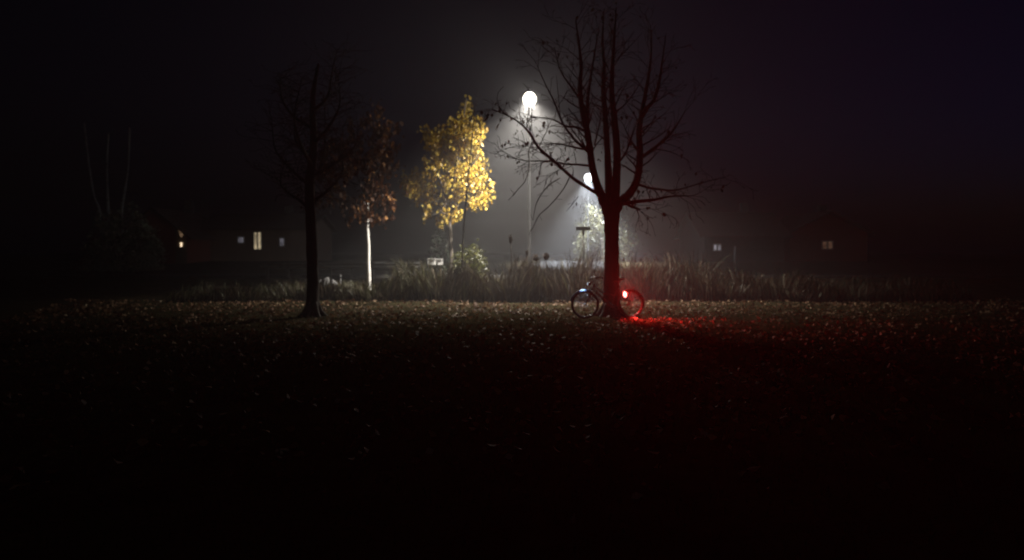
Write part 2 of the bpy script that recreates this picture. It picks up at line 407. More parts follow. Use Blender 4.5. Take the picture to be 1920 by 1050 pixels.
side = [  # side limbs (points, radii)
 ([(637, 500, -.4), (634, 400, -.2), (650, 280, 0), (667, 170, .1), (690, 30, .2)], [.05, .042, .032, .022, .008]),
 ([(893, 490, .45), (925, 430, .3), (962, 385, .2), (987, 300, .1), (1003, 190, 0), (1020, 60, -.1)], [.055, .052, .045, .036, .024, .008]),
 ([(905, 668, .4), (950, 632, .3), (985, 605, .2), (1050, 545, 0), (1110, 450, -.2)], [.05, .044, .038, .028, .01]),
 ([(785, 905, 0), (830, 893, -.2), (880, 886, -.4), (960, 878, -.7), (1040, 862, -1.0), (1150, 858, -1.3)], [.055, .05, .046, .036, .024, .008]),
 ([(815, 892, -.15), (850, 912, -.5), (893, 925, -.9)], [.04, .036, .02]),
 ([(868, 795, .3), (920, 815, .5), (980, 825, .7), (1070, 830, 1.0), (1180, 800, 1.3), (1290, 770, 1.5)], [.04, .034, .03, .024, .016, .006]),
 ([(690, 850, -.1), (640, 822, -.3), (560, 770, -.5), (475, 692, -.7), (395, 622, -.8), (342, 542, -.9), (275, 482, -.9), (160, 430, -.8)], [.055, .05, .043, .04, .035, .03, .02, .006]),
 ([(650, 655, -.3), (615, 622, -.2), (570, 580, 0), (512, 500, .2), (472, 400, .3), (418, 290, .3), (380, 200, .3)], [.045, .04, .035, .03, .022, .014, .006]),
 ([(652, 712, -.2), (590, 705, -.1), (530, 702, 0), (450, 688, .1), (330, 686, .2), (240, 664, .3)], [.032, .028, .024, .02, .014, .006]),
 ([(628, 545, -.35), (580, 520, -.6), (530, 516, -.8), (455, 480, -1.0), (350, 470, -1.1)], [.034, .03, .026, .018, .006]),
 ([(640, 635, -.3), (560, 618, -.6), (490, 602, -.9), (400, 605, -1.2)], [.028, .024, .018, .006]),
 ([(668, 610, -.2), (690, 520, -.4), (702, 430, -.5)], [.025, .018, .006]),
 ([(780, 700, -.2), (820, 650, -.7), (855, 560, -1.1), (880, 480, -1.4)], [.03, .026, .018, .006]),
 ([(640, 450, -.5), (560, 330, -.3), (500, 240, -.1), (470, 120, 0)], [.035, .026, .016, .006]),
]
thin = [  # single hanging or rising twigs seen in the picture
 ([(342, 542, -.9), (336, 500, -.9), (346, 430, -.9), (352, 330, -.9)], [.012, .011, .009, .005]),
 ([(545, 768, -.5), (522, 815, -.5), (488, 862, -.5), (440, 915, -.5), (395, 955, -.5), (368, 1010, -.5), (345, 1050, -.5)], [.018, .016, .014, .012, .011, .009, .005]),
 ([(500, 770, -.6), (440, 810, -.7), (392, 875, -.7), (376, 920, -.7), (366, 980, -.7)], [.014, .012, .011, .009, .005]),
 ([(365, 590, -.8), (345, 640, -.8), (347, 700, -.8), (330, 780, -.8), (285, 835, -.8), (245, 880, -.8)], [.015, .013, .012, .010, .008, .005]),
 ([(408, 690, 0), (395, 760, 0), (380, 800, 0)], [.012, .010, .005]),
 ([(275, 482, -.9), (222, 450, -.9), (190, 400, -.9), (195, 345, -.9)], [.014, .012, .010, .006]),
 ([(500, 480, .2), (492, 380, .2), (480, 260, .3)], [.014, .010, .005]),
 ([(590, 860, -.2), (560, 900, -.2), (530, 935, -.2)], [.01, .008, .005]),
]
tips = []
twm = MB()
for pl, rad in stems:
    m2 = MB(); o, r = trunk_tube(m2, [C(*q) for q in pl], rad, 6, 10); m2.build('stem', M_bark, tree)
    for i in range(len(o) // 3, len(o) - 1):
        if rnd.random() < .85:
            d = (o[i + 1] - o[i]).normalized(); s_ = Vector((rnd.gauss(0, 1), rnd.gauss(0, 1), .35))
            grow(twm, toff @ o[i], d * .5 + s_.normalized(), rnd.uniform(.4, 1.2), max(.008, r[i] * .3), 2, rnd, .0, .7, tips)
for pl, rad in side:
    m2 = MB(); o, r = trunk_tube(m2, [C(*q) for q in pl], rad, 5, 8); m2.build('limb', M_bark, tree)
    for i in range(len(o) // 4, len(o)):
        if rnd.random() < .75:
            d = (o[min(i + 1, len(o) - 1)] - o[i - 1]).normalized(); s_ = Vector((rnd.gauss(0, 1), rnd.gauss(0, 1), rnd.gauss(0, .7)))
            grow(twm, toff @ o[i], d * .8 + s_.normalized() * .8, rnd.uniform(.35, 1.0), max(.008, r[i] * .4), 2, rnd, .02, .7, tips)
for pl, rad in thin:
    o, r = trunk_tube(twm, [C(*q) for q in pl], rad, 4, 6)
    for i in range(2, len(o)):
        if rnd.random() < .35:
            s_ = Vector((rnd.gauss(0, 1), rnd.gauss(0, 1), rnd.gauss(0, 1))).normalized()
            grow(twm, toff @ o[i], s_, rnd.uniform(.12, .3), .005, 0, rnd)
twm.build('twigs', M_bark, tree)
# withered leaves still hanging
lp = []
for (cx, cy) in ((150, 470), (240, 405), (200, 440), (238, 660), (232, 672), (215, 595), (250, 588), (290, 690), (200, 505), (265, 545), (320, 490), (120, 440), (135, 480), (185, 400), (222, 445),
                 (290, 540), (330, 600), (145, 455), (575, 900), (600, 898), (585, 885), (835, 610), (845, 600), (828, 690), (1090, 660), (930, 910), (1015, 945), (924, 968), (700, 640), (575, 630),
                 (310, 610), (205, 480), (255, 475), (180, 520), (170, 450), (695, 680), (360, 480), (420, 500), (905, 830), (985, 820), (1040, 850), (1000, 835), (1120, 800)):
    for _ in range(1 if rnd.random() < .6 else 2):
        q = C(cx + rnd.uniform(-8, 8), cy + rnd.uniform(-8, 8), rnd.uniform(-1, -.4)); lp.append(toff @ q)
for q, d in rnd.sample(tips, min(110, len(tips))): lp.append(q)
lp = np.array([tuple(q) for q in lp]); k = len(lp)
leaf_cloud('leaves', lp, rng.uniform(.06, .13, k), np.stack([rng.normal(size=k) * .4, rng.normal(size=k) * .4, -np.ones(k)], 1), M_brownleaf, tree)

# ------------------------------------------------------------------ general trees
def limb_tree(root, M, trunk_pts, rads, limbs, mat, twig_n=3, twl=.7, droop=0.0, name='trunk', lmat=None):
    """trunk plus limbs in one mesh; returns twig ends"""
    mb = MB(); inv = Matrix.Translation(-root.location); tips = []
    o, r = spline(trunk_pts, rads, 6); mb.tube([inv @ q for q in o], r, 10)
    if lmat:
        mb.build(name, mat, root); mb = MB()
    for pts, rr in limbs:
        o2, r2 = spline(pts, rr, 5); mb.tube([inv @ q for q in o2], r2, 7)
        for i in range(2, len(o2)):
            for _ in range(twig_n):
                if rnd.random() < .4:
                    s_ = Vector((rnd.gauss(0, 1), rnd.gauss(0, 1), rnd.gauss(0, .7))).normalized()
                    grow(mb, inv @ o2[i], s_ + Vector((0, 0, .2)), rnd.uniform(.4, 1) * twl, max(.006, r2[i] * .35), 1, rnd, droop, .7, tips)
    mb.build('limbs' if lmat else name, lmat or mat, root); return tips
def clump_leaves(name, root, clumps, depth, Y, mat, size, per, droop=1.0, dspread=1.0, vert=1.0):
    """leaves gathered in ragged sprays; clumps = (px, py, rx, ry, weight)"""
    pts = []; inv = -root.location
    for (cx, cy, rx, ry, w) in clumps:
        sp = max(1, int(per * w * rx * ry / 400)); yoff = rnd.uniform(-1, 1) * depth
        for _ in range(sp):
            u = rnd.gauss(0, .5); v = rnd.gauss(0, .5)
            c = P(cx + u * rx, cy + v * ry, Y + yoff + rnd.gauss(0, .35 * depth)) + inv
            for _ in range(rnd.randint(4, 9)):
                pts.append((c.x + rnd.gauss(0, .09) * dspread, c.y + rnd.gauss(0, .12) * dspread, c.z + rnd.gauss(0, .15) * dspread))
    a = np.array(pts); k = len(a)
    dirs = np.stack([rng.normal(size=k) * .45, rng.normal(size=k) * .45, -np.ones(k) * droop + rng.normal(size=k) * .35], 1)
    return leaf_cloud(name, a, rng.uniform(size[0], size[1], k), dirs, mat, root)

# yellow tree lit by the lamp
YY = 30.8
yt = empty('yellow_leaved_tree', (X_of(846, YY), YY, Hf(X_of(846, YY), YY)))
tag(yt, 'tree with bright yellow autumn leaves lit by the nearer street lamp', 'tree')
T = lambda px, py, off=0.0, Y=YY: P(px, py, Y + off)
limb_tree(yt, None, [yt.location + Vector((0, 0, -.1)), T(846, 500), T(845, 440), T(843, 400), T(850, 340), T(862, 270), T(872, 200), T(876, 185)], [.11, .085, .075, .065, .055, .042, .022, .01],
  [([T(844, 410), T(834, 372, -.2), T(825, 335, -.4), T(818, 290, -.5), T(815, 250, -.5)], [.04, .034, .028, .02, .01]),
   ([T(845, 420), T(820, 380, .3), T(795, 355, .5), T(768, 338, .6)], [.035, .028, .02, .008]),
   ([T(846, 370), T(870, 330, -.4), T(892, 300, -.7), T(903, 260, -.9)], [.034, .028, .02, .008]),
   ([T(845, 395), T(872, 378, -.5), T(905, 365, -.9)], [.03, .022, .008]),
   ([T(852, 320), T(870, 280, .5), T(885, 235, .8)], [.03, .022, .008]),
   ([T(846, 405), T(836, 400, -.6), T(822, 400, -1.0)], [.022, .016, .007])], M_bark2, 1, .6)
ycl = [(876, 208, 12, 14, 1.0), (864, 232, 18, 14, 1), (838, 258, 24, 16, 1), (812, 262, 10, 20, .9), (880, 245, 22, 20, 1), (900, 250, 9, 25, .6), (830, 285, 26, 16, 1.1), (860, 275, 22, 22, 1.0), (888, 285, 18, 22, 1.0),
       (816, 305, 16, 14, 1.0), (850, 305, 20, 14, .9), (880, 320, 24, 18, 1.0), (903, 310, 10, 20, .8), (868, 345, 18, 16, .9), (895, 350, 18, 16, 1.0), (908, 372, 13, 12, 1.0), (915, 352, 8, 14, .5), (888, 378, 14, 10, .8),
       (784, 332, 14, 12, 2.0), (768, 345, 12, 10, 2.4), (792, 352, 18, 14, 1.6), (780, 364, 12, 10, 1.6), (815, 356, 14, 10, .9), (838, 348, 12, 14, .7), (806, 378, 10, 16, 1.0), (798, 398, 6, 10, 1.0), (833, 388, 10, 16, .9), (852, 398, 9, 14, .9),
       (838, 405, 10, 8, .8), (824, 416, 5, 8, 1.0), (758, 337, 8, 7, 2.2), (800, 262, 10, 14, 1.2), (846, 330, 26, 22, .5), (860, 366, 14, 14, .6)]
clump_leaves('crown', yt, ycl, 1.0, YY, M_yellow, (.10, .19), 34)

# rusty-leaved young birch-white stem
RY = 29.0
rt = empty('rust_leaved_tree', (X_of(691, RY), RY, Hf(X_of(691, RY), RY)))
tag(rt, 'young tree with thin white trunk and dark rust brown leaves', 'tree')
R_ = lambda px, py, off=0.0: P(px, py, RY + off)
limb_tree(rt, None, [rt.location + Vector((0, 0, -.1)), R_(692, 530), R_(690.5, 490), R_(690.5, 460), R_(688.5, 425), R_(690, 395), R_(689, 375)], [.085, .08, .075, .07, .07, .045, .012],
  [([R_(689, 424), R_(676, 395, -.3), R_(655, 370, -.6), R_(625, 360, -.8)], [.034, .026, .018, .007]),
   ([R_(689, 422), R_(704, 398, -.4), R_(722, 380, -.7), R_(742, 360, -.9)], [.034, .026, .018, .007]),
   ([R_(690, 380), R_(670, 330, .3), R_(655, 280, .5)], [.03, .02, .007]),
   ([R_(692, 350), R_(715, 300, .4), R_(732, 250, .6)], [.03, .02, .007])], M_birch, 1, .6, 0, 'trunk', M_bark)
rcl = [(716, 407, 9, 6, 1.6), (728, 393, 5, 9, 1.3), (735, 390, 5, 6, 1), (715, 345, 16, 9, 1.2), (700, 362, 14, 12, 1.0), (664, 385, 12, 10, 1.3), (640, 385, 10, 8, .9), (642, 357, 10, 8, 1.3), (620, 365, 14, 14, .7), (690, 400, 18, 10, .8),
       (660, 410, 12, 6, .6), (680, 300, 40, 30, .5), (720, 250, 26, 24, .7), (700, 225, 26, 16, .5), (735, 290, 20, 26, .6), (650, 320, 26, 24, .45), (745, 240, 10, 12, .5), (660, 260, 30, 26, .4), (720, 320, 20, 18, .6), (752, 340, 12, 12, .5), (600, 380, 18, 12, .4), (690, 385, 14, 10, 1.2), (690, 350, 20, 14, .9), (612, 330, 22, 24, .45), (625, 275, 24, 26, .4), (700, 285, 24, 24, .6), (710, 205, 14, 12, .5), (725, 375, 16, 10, 1.0)]
clump_leaves('crown', rt, rcl, 1.0, RY, M_rust, (.14, .25), 20)

# dark foreground trunk on the left
LY = 19.6
lt = empty('dark_bare_tree', (X_of(586, LY), LY, Hf(X_of(586, LY), LY)))
tag(lt, 'bare tree with a straight black trunk at the edge of the leaf covered lawn', 'tree')
L_ = lambda px, py, off=0.0: P(px, py, LY + off)
lb = lt.location
mb = MB(); inv = Matrix.Translation(-lb)
o, r = spline([lb + Vector((0, 0, -.1)), lb + Vector((0, 0, .1)), lb + Vector((0, 0, .4)), L_(586, 520), L_(584, 430), L_(581, 350), L_(588, 270), L_(586, 190), L_(597, 120)], [.26, .2, .165, .15, .14, .125, .10, .07, .03], 6)
mb.tube([inv @ q for q in o], r, 14, True, .12)
for k in range(6):
    a = k * 1.05 + .2; q = Vector((math.cos(a), math.sin(a), 0))
    o3, r3 = spline([q * .10 + Vector((0, 0, .36)), q * .2 + Vector((0, 0, .12)), q * .42 + Vector((0, 0, -.06))], [.08, .075, .03], 5); mb.tube(o3, r3, 8, True, .1)
mb.build('trunk', M_bark, lt)
tw2 = MB()
for i, (a, dx, dz, ln) in enumerate([(400, -60, -70, 0), (380, 70, -80, .4), (350, -80, -90, -.5), (330, 90, -70, .2), (300, -50, -110, .6), (270, 60, -100, -.4), (240, -70, -80, .1), (210, 50, -90, .3), (340, 30, -120, 1.2), (310, -30, -120, -1.2)]):
    m2 = MB(); p0 = L_(585, a); p1 = L_(585 + dx * .42 + rnd.uniform(-8, 8), a + dz * .3, ln * .7); pm = L_(585 + dx * .8 + rnd.uniform(-10, 10), a + dz * .75, ln * 1.3); p2 = L_(585 + dx * .9 + rnd.uniform(-14, 14), a + dz * 1.3, ln * 1.8)
    o2, r2 = spline([p0, p1, pm, p2], [.055, .04, .022, .007], 6); m2.tube([inv @ q for q in o2], r2, 7); m2.build('limb', M_bark, lt)
    for k in range(2, len(o2)):
        for _ in range(2):
            s_ = Vector((rnd.gauss(0, 1), rnd.gauss(0, 1), .4)).normalized()
            grow(tw2, inv @ o2[k], s_, rnd.uniform(.4, .9), .01, 2, rnd, 0, .7)
tw2.build('twigs', M_bark, lt)
dcl = [(560, 330, 26, 30, .35), (610, 320, 26, 30, .4), (630, 260, 26, 30, .35), (580, 250, 30, 30, .3), (540, 290, 24, 24, .25), (600, 200, 26, 24, .25), (655, 300, 24, 30, .4)]
clump_leaves('leaves', lt, dcl, 1.0, LY, M_brownleaf, (.06, .12), 8)

# thin dark leaning sapling in front of the yellow tree
SY = 26.6
sp = empty('thin_sapling', (X_of(864, SY), SY, Hf(X_of(864, SY), SY)))
tag(sp, 'thin dark leaning sapling stem in front of the yellow leaves', 'sapling')
S_ = lambda px, py, off=0.0: P(px, py, SY + off)
mb = MB(); inv = Matrix.Translation(-sp.location)
o, r = spline([sp.location + Vector((0, 0, -.05)), S_(868, 455), S_(873, 390), S_(880, 310), S_(887, 240), S_(890, 205), S_(892, 195)], [.04, .032, .03, .026, .02, .012, .006], 6)
mb.tube([inv @ q for q in o], r, 8); mb.build('trunk', M_bark, sp)
tw = MB()
for k in range(12, len(o), 2):
    s_ = Vector((rnd.gauss(0, 1), rnd.gauss(0, .6), .7)).normalized(); grow(tw, inv @ o[k], s_, rnd.uniform(.25, .6), .008, 1, rnd)
for (px, py) in ((905, 205), (912, 222), (900, 232)):
    grow(tw, inv @ S_(889, 225), (inv @ S_(px, py) - inv @ S_(889, 225)), .45, .008, 1, rnd)
tw.build('twigs', M_bark, sp)

# pale green tree under the far lamp
GY = 54.5
gt = empty('pale_green_tree', (X_of(1132, GY), GY, Hf(X_of(1132, GY), GY)))
tag(gt, 'rounded tree with pale yellow green foliage lit from above by the farther street lamp', 'tree')
G_ = lambda px, py, off=0.0: P(px, py, GY + off)
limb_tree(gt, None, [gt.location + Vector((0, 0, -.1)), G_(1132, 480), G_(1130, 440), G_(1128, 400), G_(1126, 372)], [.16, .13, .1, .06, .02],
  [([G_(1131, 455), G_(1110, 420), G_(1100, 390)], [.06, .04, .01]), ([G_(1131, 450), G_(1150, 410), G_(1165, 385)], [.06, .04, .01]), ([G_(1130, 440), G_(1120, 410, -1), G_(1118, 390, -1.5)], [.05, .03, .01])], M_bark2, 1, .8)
gcl = []
for k in range(46):
    t = (k % 23) / 22.0; cx = 1092 + 86 * t
    edge = 372 + 46 * (2 * t - .85) ** 2
    gcl.append((cx + rnd.uniform(-5, 5), edge + (480 - edge) * rnd.random(), 10, 16, 1.0))
clump_leaves('crown', gt, gcl, 1.3, GY, M_pale, (.09, .17), 60, 1.2, 2.6)

# dark shrub, low green shrub
def shrub(name, label, px0, px1, topy, Y, mat, lsize, count, shape=1.0, zb=None):
    x0, x1 = X_of(px0, Y), X_of(px1, Y); cx = (x0 + x1) / 2; w = (x1 - x0) / 2; zg = Hf(cx, Y); hgt = P(0, topy, Y).z - zg
    root = empty(name, (cx, Y, zg)); tag(root, label, 'shrub')
    mb = MB(); pts = []
    for k in range(16):
        a = rnd.uniform(0, 2 * PI); q = Vector((math.cos(a) * .08, math.sin(a) * .08, 0)); lean = rnd.uniform(.2, .9) * w
        e = Vector((math.cos(a) * lean, math.sin(a) * lean, hgt * rnd.uniform(.5, .9)))
        o, r = spline([q, e * .5 + Vector((0, 0, hgt * .1)), e], [.03, .02, .006], 4); mb.tube(o, r, 5)
    mb.build('stems', M_bark2, root)
    sprays = max(20, count // 9)
    for _ in range(sprays):
        while True:
            u = Vector((rnd.uniform(-1, 1), rnd.uniform(-1, 1), rnd.uniform(0, 1)))
            rr = math.hypot(u.x, u.y); lim = (1 - u.z ** 2) ** .5 if shape == 1.0 else (1 - u.z) ** .6 * .95 + .05
            if rr < lim and (rr > .45 * lim or rnd.random() < .4): break
        c = Vector((u.x * w, u.y * w, u.z * hgt * (1 + .08 * math.sin(u.x * 9))))
        for _ in range(9): pts.append((c.x + rnd.gauss(0, .09), c.y + rnd.gauss(0, .09), max(.03, c.z + rnd.gauss(0, .1))))
    a = np.array(pts); k = len(a)
    leaf_cloud('foliage', a, rng.uniform(lsize[0], lsize[1], k), np.stack([rng.normal(size=k), rng.normal(size=k), rng.normal(size=k) * .6 + .3], 1), mat, root)
    return root
shrub('dark_shrub', 'dark upright evergreen shrub beside the white mailboxes', 806, 848, 424, 36.0 - 2.2, M_darkshrub, (.08, .15), 3600, .6)
shrub('green_shrub', 'low yellow green shrub at the foot of the leaning sapling', 843, 920, 458, 27.2, M_shrub, (.06, .12), 3000, 1.0)
shrub('grey_green_bush', 'large rounded grey green bush beside the small red house', 160, 305, 388, 46.0, M_greyshrub, (.12, .22), 7000, 1.0)

# three pale birches behind the bush
for i, (pts, lab) in enumerate((([(186, 400), (176, 370), (168, 320), (163, 280), (158, 230)], 'birch trunk leaning away from the others behind the grey green bush'),
                        ([(202, 400), (201, 360), (200, 310), (203, 250)], 'middle birch trunk of three behind the grey green bush'),
                        ([(228, 400), (234, 355), (240, 310), (243, 240)], 'birch trunk of three nearest to the small red house'))):
    BY = 48.5 + i * .6; x0 = X_of(pts[0][0] + (6 if i == 0 else 0), BY)
    bt = empty('birch_tree', (x0, BY, Hf(x0, BY))); tag(bt, lab, 'tree', 'birches behind the bush')
    tp = [bt.location + Vector((0, 0, -.1))] + [P(a, b_, BY) for a, b_ in pts]
    mb = MB(); inv = Matrix.Translation(-bt.location); o, r = spline(tp, [.15] + [.12 - .02 * k for k in range(len(pts))], 6)
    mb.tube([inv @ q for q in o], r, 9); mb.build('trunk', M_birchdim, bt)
    tw = MB()
    for k in range(10, len(o)):
        s_ = Vector((rnd.gauss(0, 1), rnd.gauss(0, 1), .5)).normalized(); grow(tw, inv @ o[k], s_, rnd.uniform(.6, 1.3), .014, 1, rnd, .06)
    tw.build('crown', M_bark2, bt)

# dry seed stalks standing out of the tall grass
for (px, topy, botw, lab, Y, hw, hl) in ((957.5, 440, 1, 'tallest dark seed stalk sticking up out of the tall grass', 25.6, .055, .32), (1005, 478, 1, 'short dark seed stalk beside a broader one in the tall grass', 25.2, .09, .22), (1024, 474, 1, 'broad dark seed stalk nearer to the street name sign in the tall grass', 25.3, .10, .26),
                                  (988, 470, 1, 'slim dark seed stalk between the tallest one and the short one', 25.5, .03, .14)):
    x0 = X_of(px, Y); s = empty('seed_stalk', (x0, Y, Hf(x0, Y))); tag(s, lab, 'plant', 'dry seed stalks in the tall grass')
    zt = P(px, topy, Y).z - s.location.z
    m1 = MB(); m1.tube([(0.05, 0, 0), (.03, .01, zt * .5), (0, 0, zt * .96)], [.02, .016, .012], 7); m1.build('stem', M_seed, s)
    m2 = MB(); prof = [(.004, zt - hl)] + [(hw * math.sin(PI * (t / 9) ** .8) * random.uniform(.7, 1.1) + .008, zt - hl + hl * t / 9) for t in range(1, 9)] + [(.004, zt)]
    m2.lathe(prof, 9); 
    for _ in range(60):
        t = rnd.random(); a = rnd.uniform(0, 2 * PI); rr = hw * math.sin(PI * t) * .9; q = Vector((math.cos(a) * rr, math.sin(a) * rr, zt - hl + hl * t))
        m2.tube([q, q + Vector((math.cos(a) * .03, math.sin(a) * .03, rnd.uniform(-.02, .05)))], [.012, .004], 4)
    m2.build('seed_head', M_seed, s)

# ------------------------------------------------------------------ street lamps
def street_lamp(px, py, Y, label, lensmat, col, power, side_power, glow_r, ang, blend):
    top = P(px, py, Y); zg = Hf(top.x, Y); hh = top.z - zg
    r_ = empty('street_lamp', (top.x, Y, zg)); tag(r_, label, 'street lamp', 'street lamps along the side street')
    m1 = MB(); m1.lathe([(.0, .0), (.10, 0), (.10, .9), (.085, .96), (.058, 1.0), (.032, hh - .42), (.032, hh - .3), (.0, hh - .3)], 16); m1.build('pole', M_pole, r_)
    m2 = MB(); m2.lathe([(.0, hh - .325), (.045, hh - .32), (.05, hh - .29), (.06, hh - .265), (.06, hh - .258), (0, hh - .258)], 20); m2.build('collar', M_pole, r_)
    m3 = MB(); m3.lathe([(0.0, hh - .262)] + [(.262 * math.sin(PI * t / 14), hh - .262 * math.cos(PI * t / 14)) for t in range(1, 13)] + [(0, hh + .235)], 28); m3.build('lamp_lens', lensmat, r_)
    m4 = MB(); m4.lathe([(0.0, hh + .237), (.15, hh + .238), (.155, hh + .25), (.12, hh + .28), (.05, hh + .3), (.02, hh + .33), (0, hh + .34)], 28); m4.build('hood', M_black, r_)
    for kind, e in (('SPOT', power), ('POINT', side_power)):
        L = bpy.data.lights.new('lamp_bulb', kind); L.energy = e; L.color = col; L.shadow_soft_size = glow_r
        if kind == 'SPOT': L.spot_size = math.radians(ang); L.spot_blend = blend
        lo = bpy.data.objects.new('lamp_bulb', L); COL.objects.link(lo); lo.parent = r_; lo.location = (0, 0, hh)
    return r_
street_lamp(993, 186, 29.0, 'nearer street lamp glowing warm white above the lit yellow tree', M_lampA, (1, .94, .84), 20000, 560, .09, 138, 1)
street_lamp(1103, 333, 52.0, 'farther street lamp glowing cool white half behind the bare tree', M_lampB, (.86, .93, 1), 47000, 380, .09, 98, 1)

# ------------------------------------------------------------------ street name sign
NY = 26.4
q = P(1093.5, 428.5, NY); sg = empty('street_sign', (q.x, NY, Hf(q.x, NY)))
tag(sg, 'blank looking street name sign on a thin post in front of the far lamp glow', 'sign')
hz = q.z - sg.location.z
m = MB(); m.tube([(0, 0, -.1), (0, 0, hz - .1)], .018, 10); m.build('post', M_sign, sg)
m = MB(); m.box((0, 0, hz), (.51, .03, .135), bev=.012); m.build('panel', M_sign, sg)
m = MB(); m.lathe([(0, hz - .27), (.022, hz - .27), (.027, hz - .22), (.05, hz - .08), (.05, hz - .0685), (0, hz - .0685)], 12); m.build('bracket', M_sign, sg)

# ------------------------------------------------------------------ guard rail along the street
GRY = 33.6
x0, x1 = X_of(488, GRY), X_of(790, GRY); zc = P(600, 497.5, GRY).z
gr = empty('guard_rail', ((x0 + x1) / 2, GRY, Hf(x0, GRY))); tag(gr, 'long galvanised guard rail along the near side of the street', 'guard rail')
prof = [(-.155, 0), (-.12, -.045), (-.075, -.08), (-.04, -.045), (0, -.0), (.04, -.045), (.075, -.08), (.12, -.045), (.155, 0)]
V = []; f = []; L = x1 - x0; ns = 20
for i in range(ns + 1):
    for (dz, dy) in prof: V.append((-L / 2 + L * i / ns, dy, zc - gr.location.z + dz))
for i in range(ns + 1):
    for (dz, dy) in prof: V.append((-L / 2 + L * i / ns, dy + .006, zc - gr.location.z + dz))
k = len(prof); o2 = (ns + 1) * k
for i in range(ns):
    for j in range(k - 1):
        a = i * k + j; f.append((a, a + k, a + k + 1, a + 1)); f.append((o2 + a, o2 + a + 1, o2 + a + k + 1, o2 + a + k))
m = MB(); m.add(V, f); m.build('beam', M_rail, gr)
npst = 8
for i in range(npst):
    xx = -L / 2 + .3 + (L - .6) * i / (npst - 1); m = MB(); zt = zc - gr.location.z + .12
    m.box((xx, .075, zt / 2 - .1), (.1, .12, zt + .2), bev=.01); m.build('post', M_rail, gr)

# ------------------------------------------------------------------ mailboxes
MY = 33.0
for (px, py, w, h_, lab) in ((810, 491.5, .36, .24, 'wide white mailbox on a timber post by the dark shrub'), (825.5, 491.8, .22, .23, 'narrow greyish white mailbox next to the wide white one')):
    q = P(px, py, MY); b = empty('mailbox', (q.x, MY, Hf(q.x, MY))); tag(b, lab, 'mailbox', 'mailboxes by the street'); hz = q.z - b.location.z
    m = MB(); m.box((0, 0, hz), (w, .34, h_), bev=.02); m.build('box_body', M_mail, b)
    m = MB(); m.box((0, -.02, hz + h_ / 2 + .018), (w + .03, .40, .03), bev=.01); m.build('lid', M_mail, b)
    m = MB(); m.box((0, -.175, hz + .02), (w * .6, .012, .03)); m.build('slot', M_black, b)
    m = MB(); m.box((0, 0, (hz - h_ / 2) / 2 - .1), (.09, .09, hz - h_ / 2 + .19), bev=.008); m.build('post', M_wood, b)

# ------------------------------------------------------------------ marker post and pale stones by the dark bank
KY = 28.3
q = P(638, 528, KY); mp_ = empty('marker_post', (q.x, KY, Hf(q.x, KY))); tag(mp_, 'short pale marker post in the dark grass below the guard rail', 'post')
zt = P(638, 514, KY).z - mp_.location.z
m = MB(); m.tube([(0, 0, -.1), (0, 0, zt - .03), (0, 0, zt)], [.035, .035, .012], 12); m.build('post_body', M_stone, mp_)
m = MB(); m.lathe([(.0352, zt - .16), (.0375, zt - .155), (.0375, zt - .09), (.0352, zt - .085)], 12); m.build('band', M_black, mp_)
for (px, py, s, lab) in ((600, 533, .13, 'smallest pale stone nearest the dark tree trunk'), (611, 533, .18, 'tall pale stone between two lower ones on the dark bank'), (624, 534, .15, 'low wide pale stone nearest the marker post')):
    q = P(px, py, 27.6); z0 = Hf(q.x, 27.6)
    import bmesh
    bm = bmesh.new(); bmesh.ops.create_icosphere(bm, subdivisions=3, radius=s)
    sd = rnd.random() * 9
    for v in bm.verts:
        n_ = v.co.normalized(); v.co *= 1 + .18 * math.sin(n_.x * 4 + sd) * math.cos(n_.y * 3.1 + sd) + .12 * math.sin(n_.z * 5 + sd)
    me = bpy.data.meshes.new('boulder'); bm.to_mesh(me); bm.free()
    for p_ in me.polygons: p_.use_smooth = True
    o = link('boulder', me, M_stone); o.location = (q.x, 27.6, max(q.z, z0 + s * .3)); o.scale = (1, .9, max(1.0, (q.z - z0) / s) if False else 1.25)
    tag(o, lab, 'stone', 'pale stones on the dark bank')

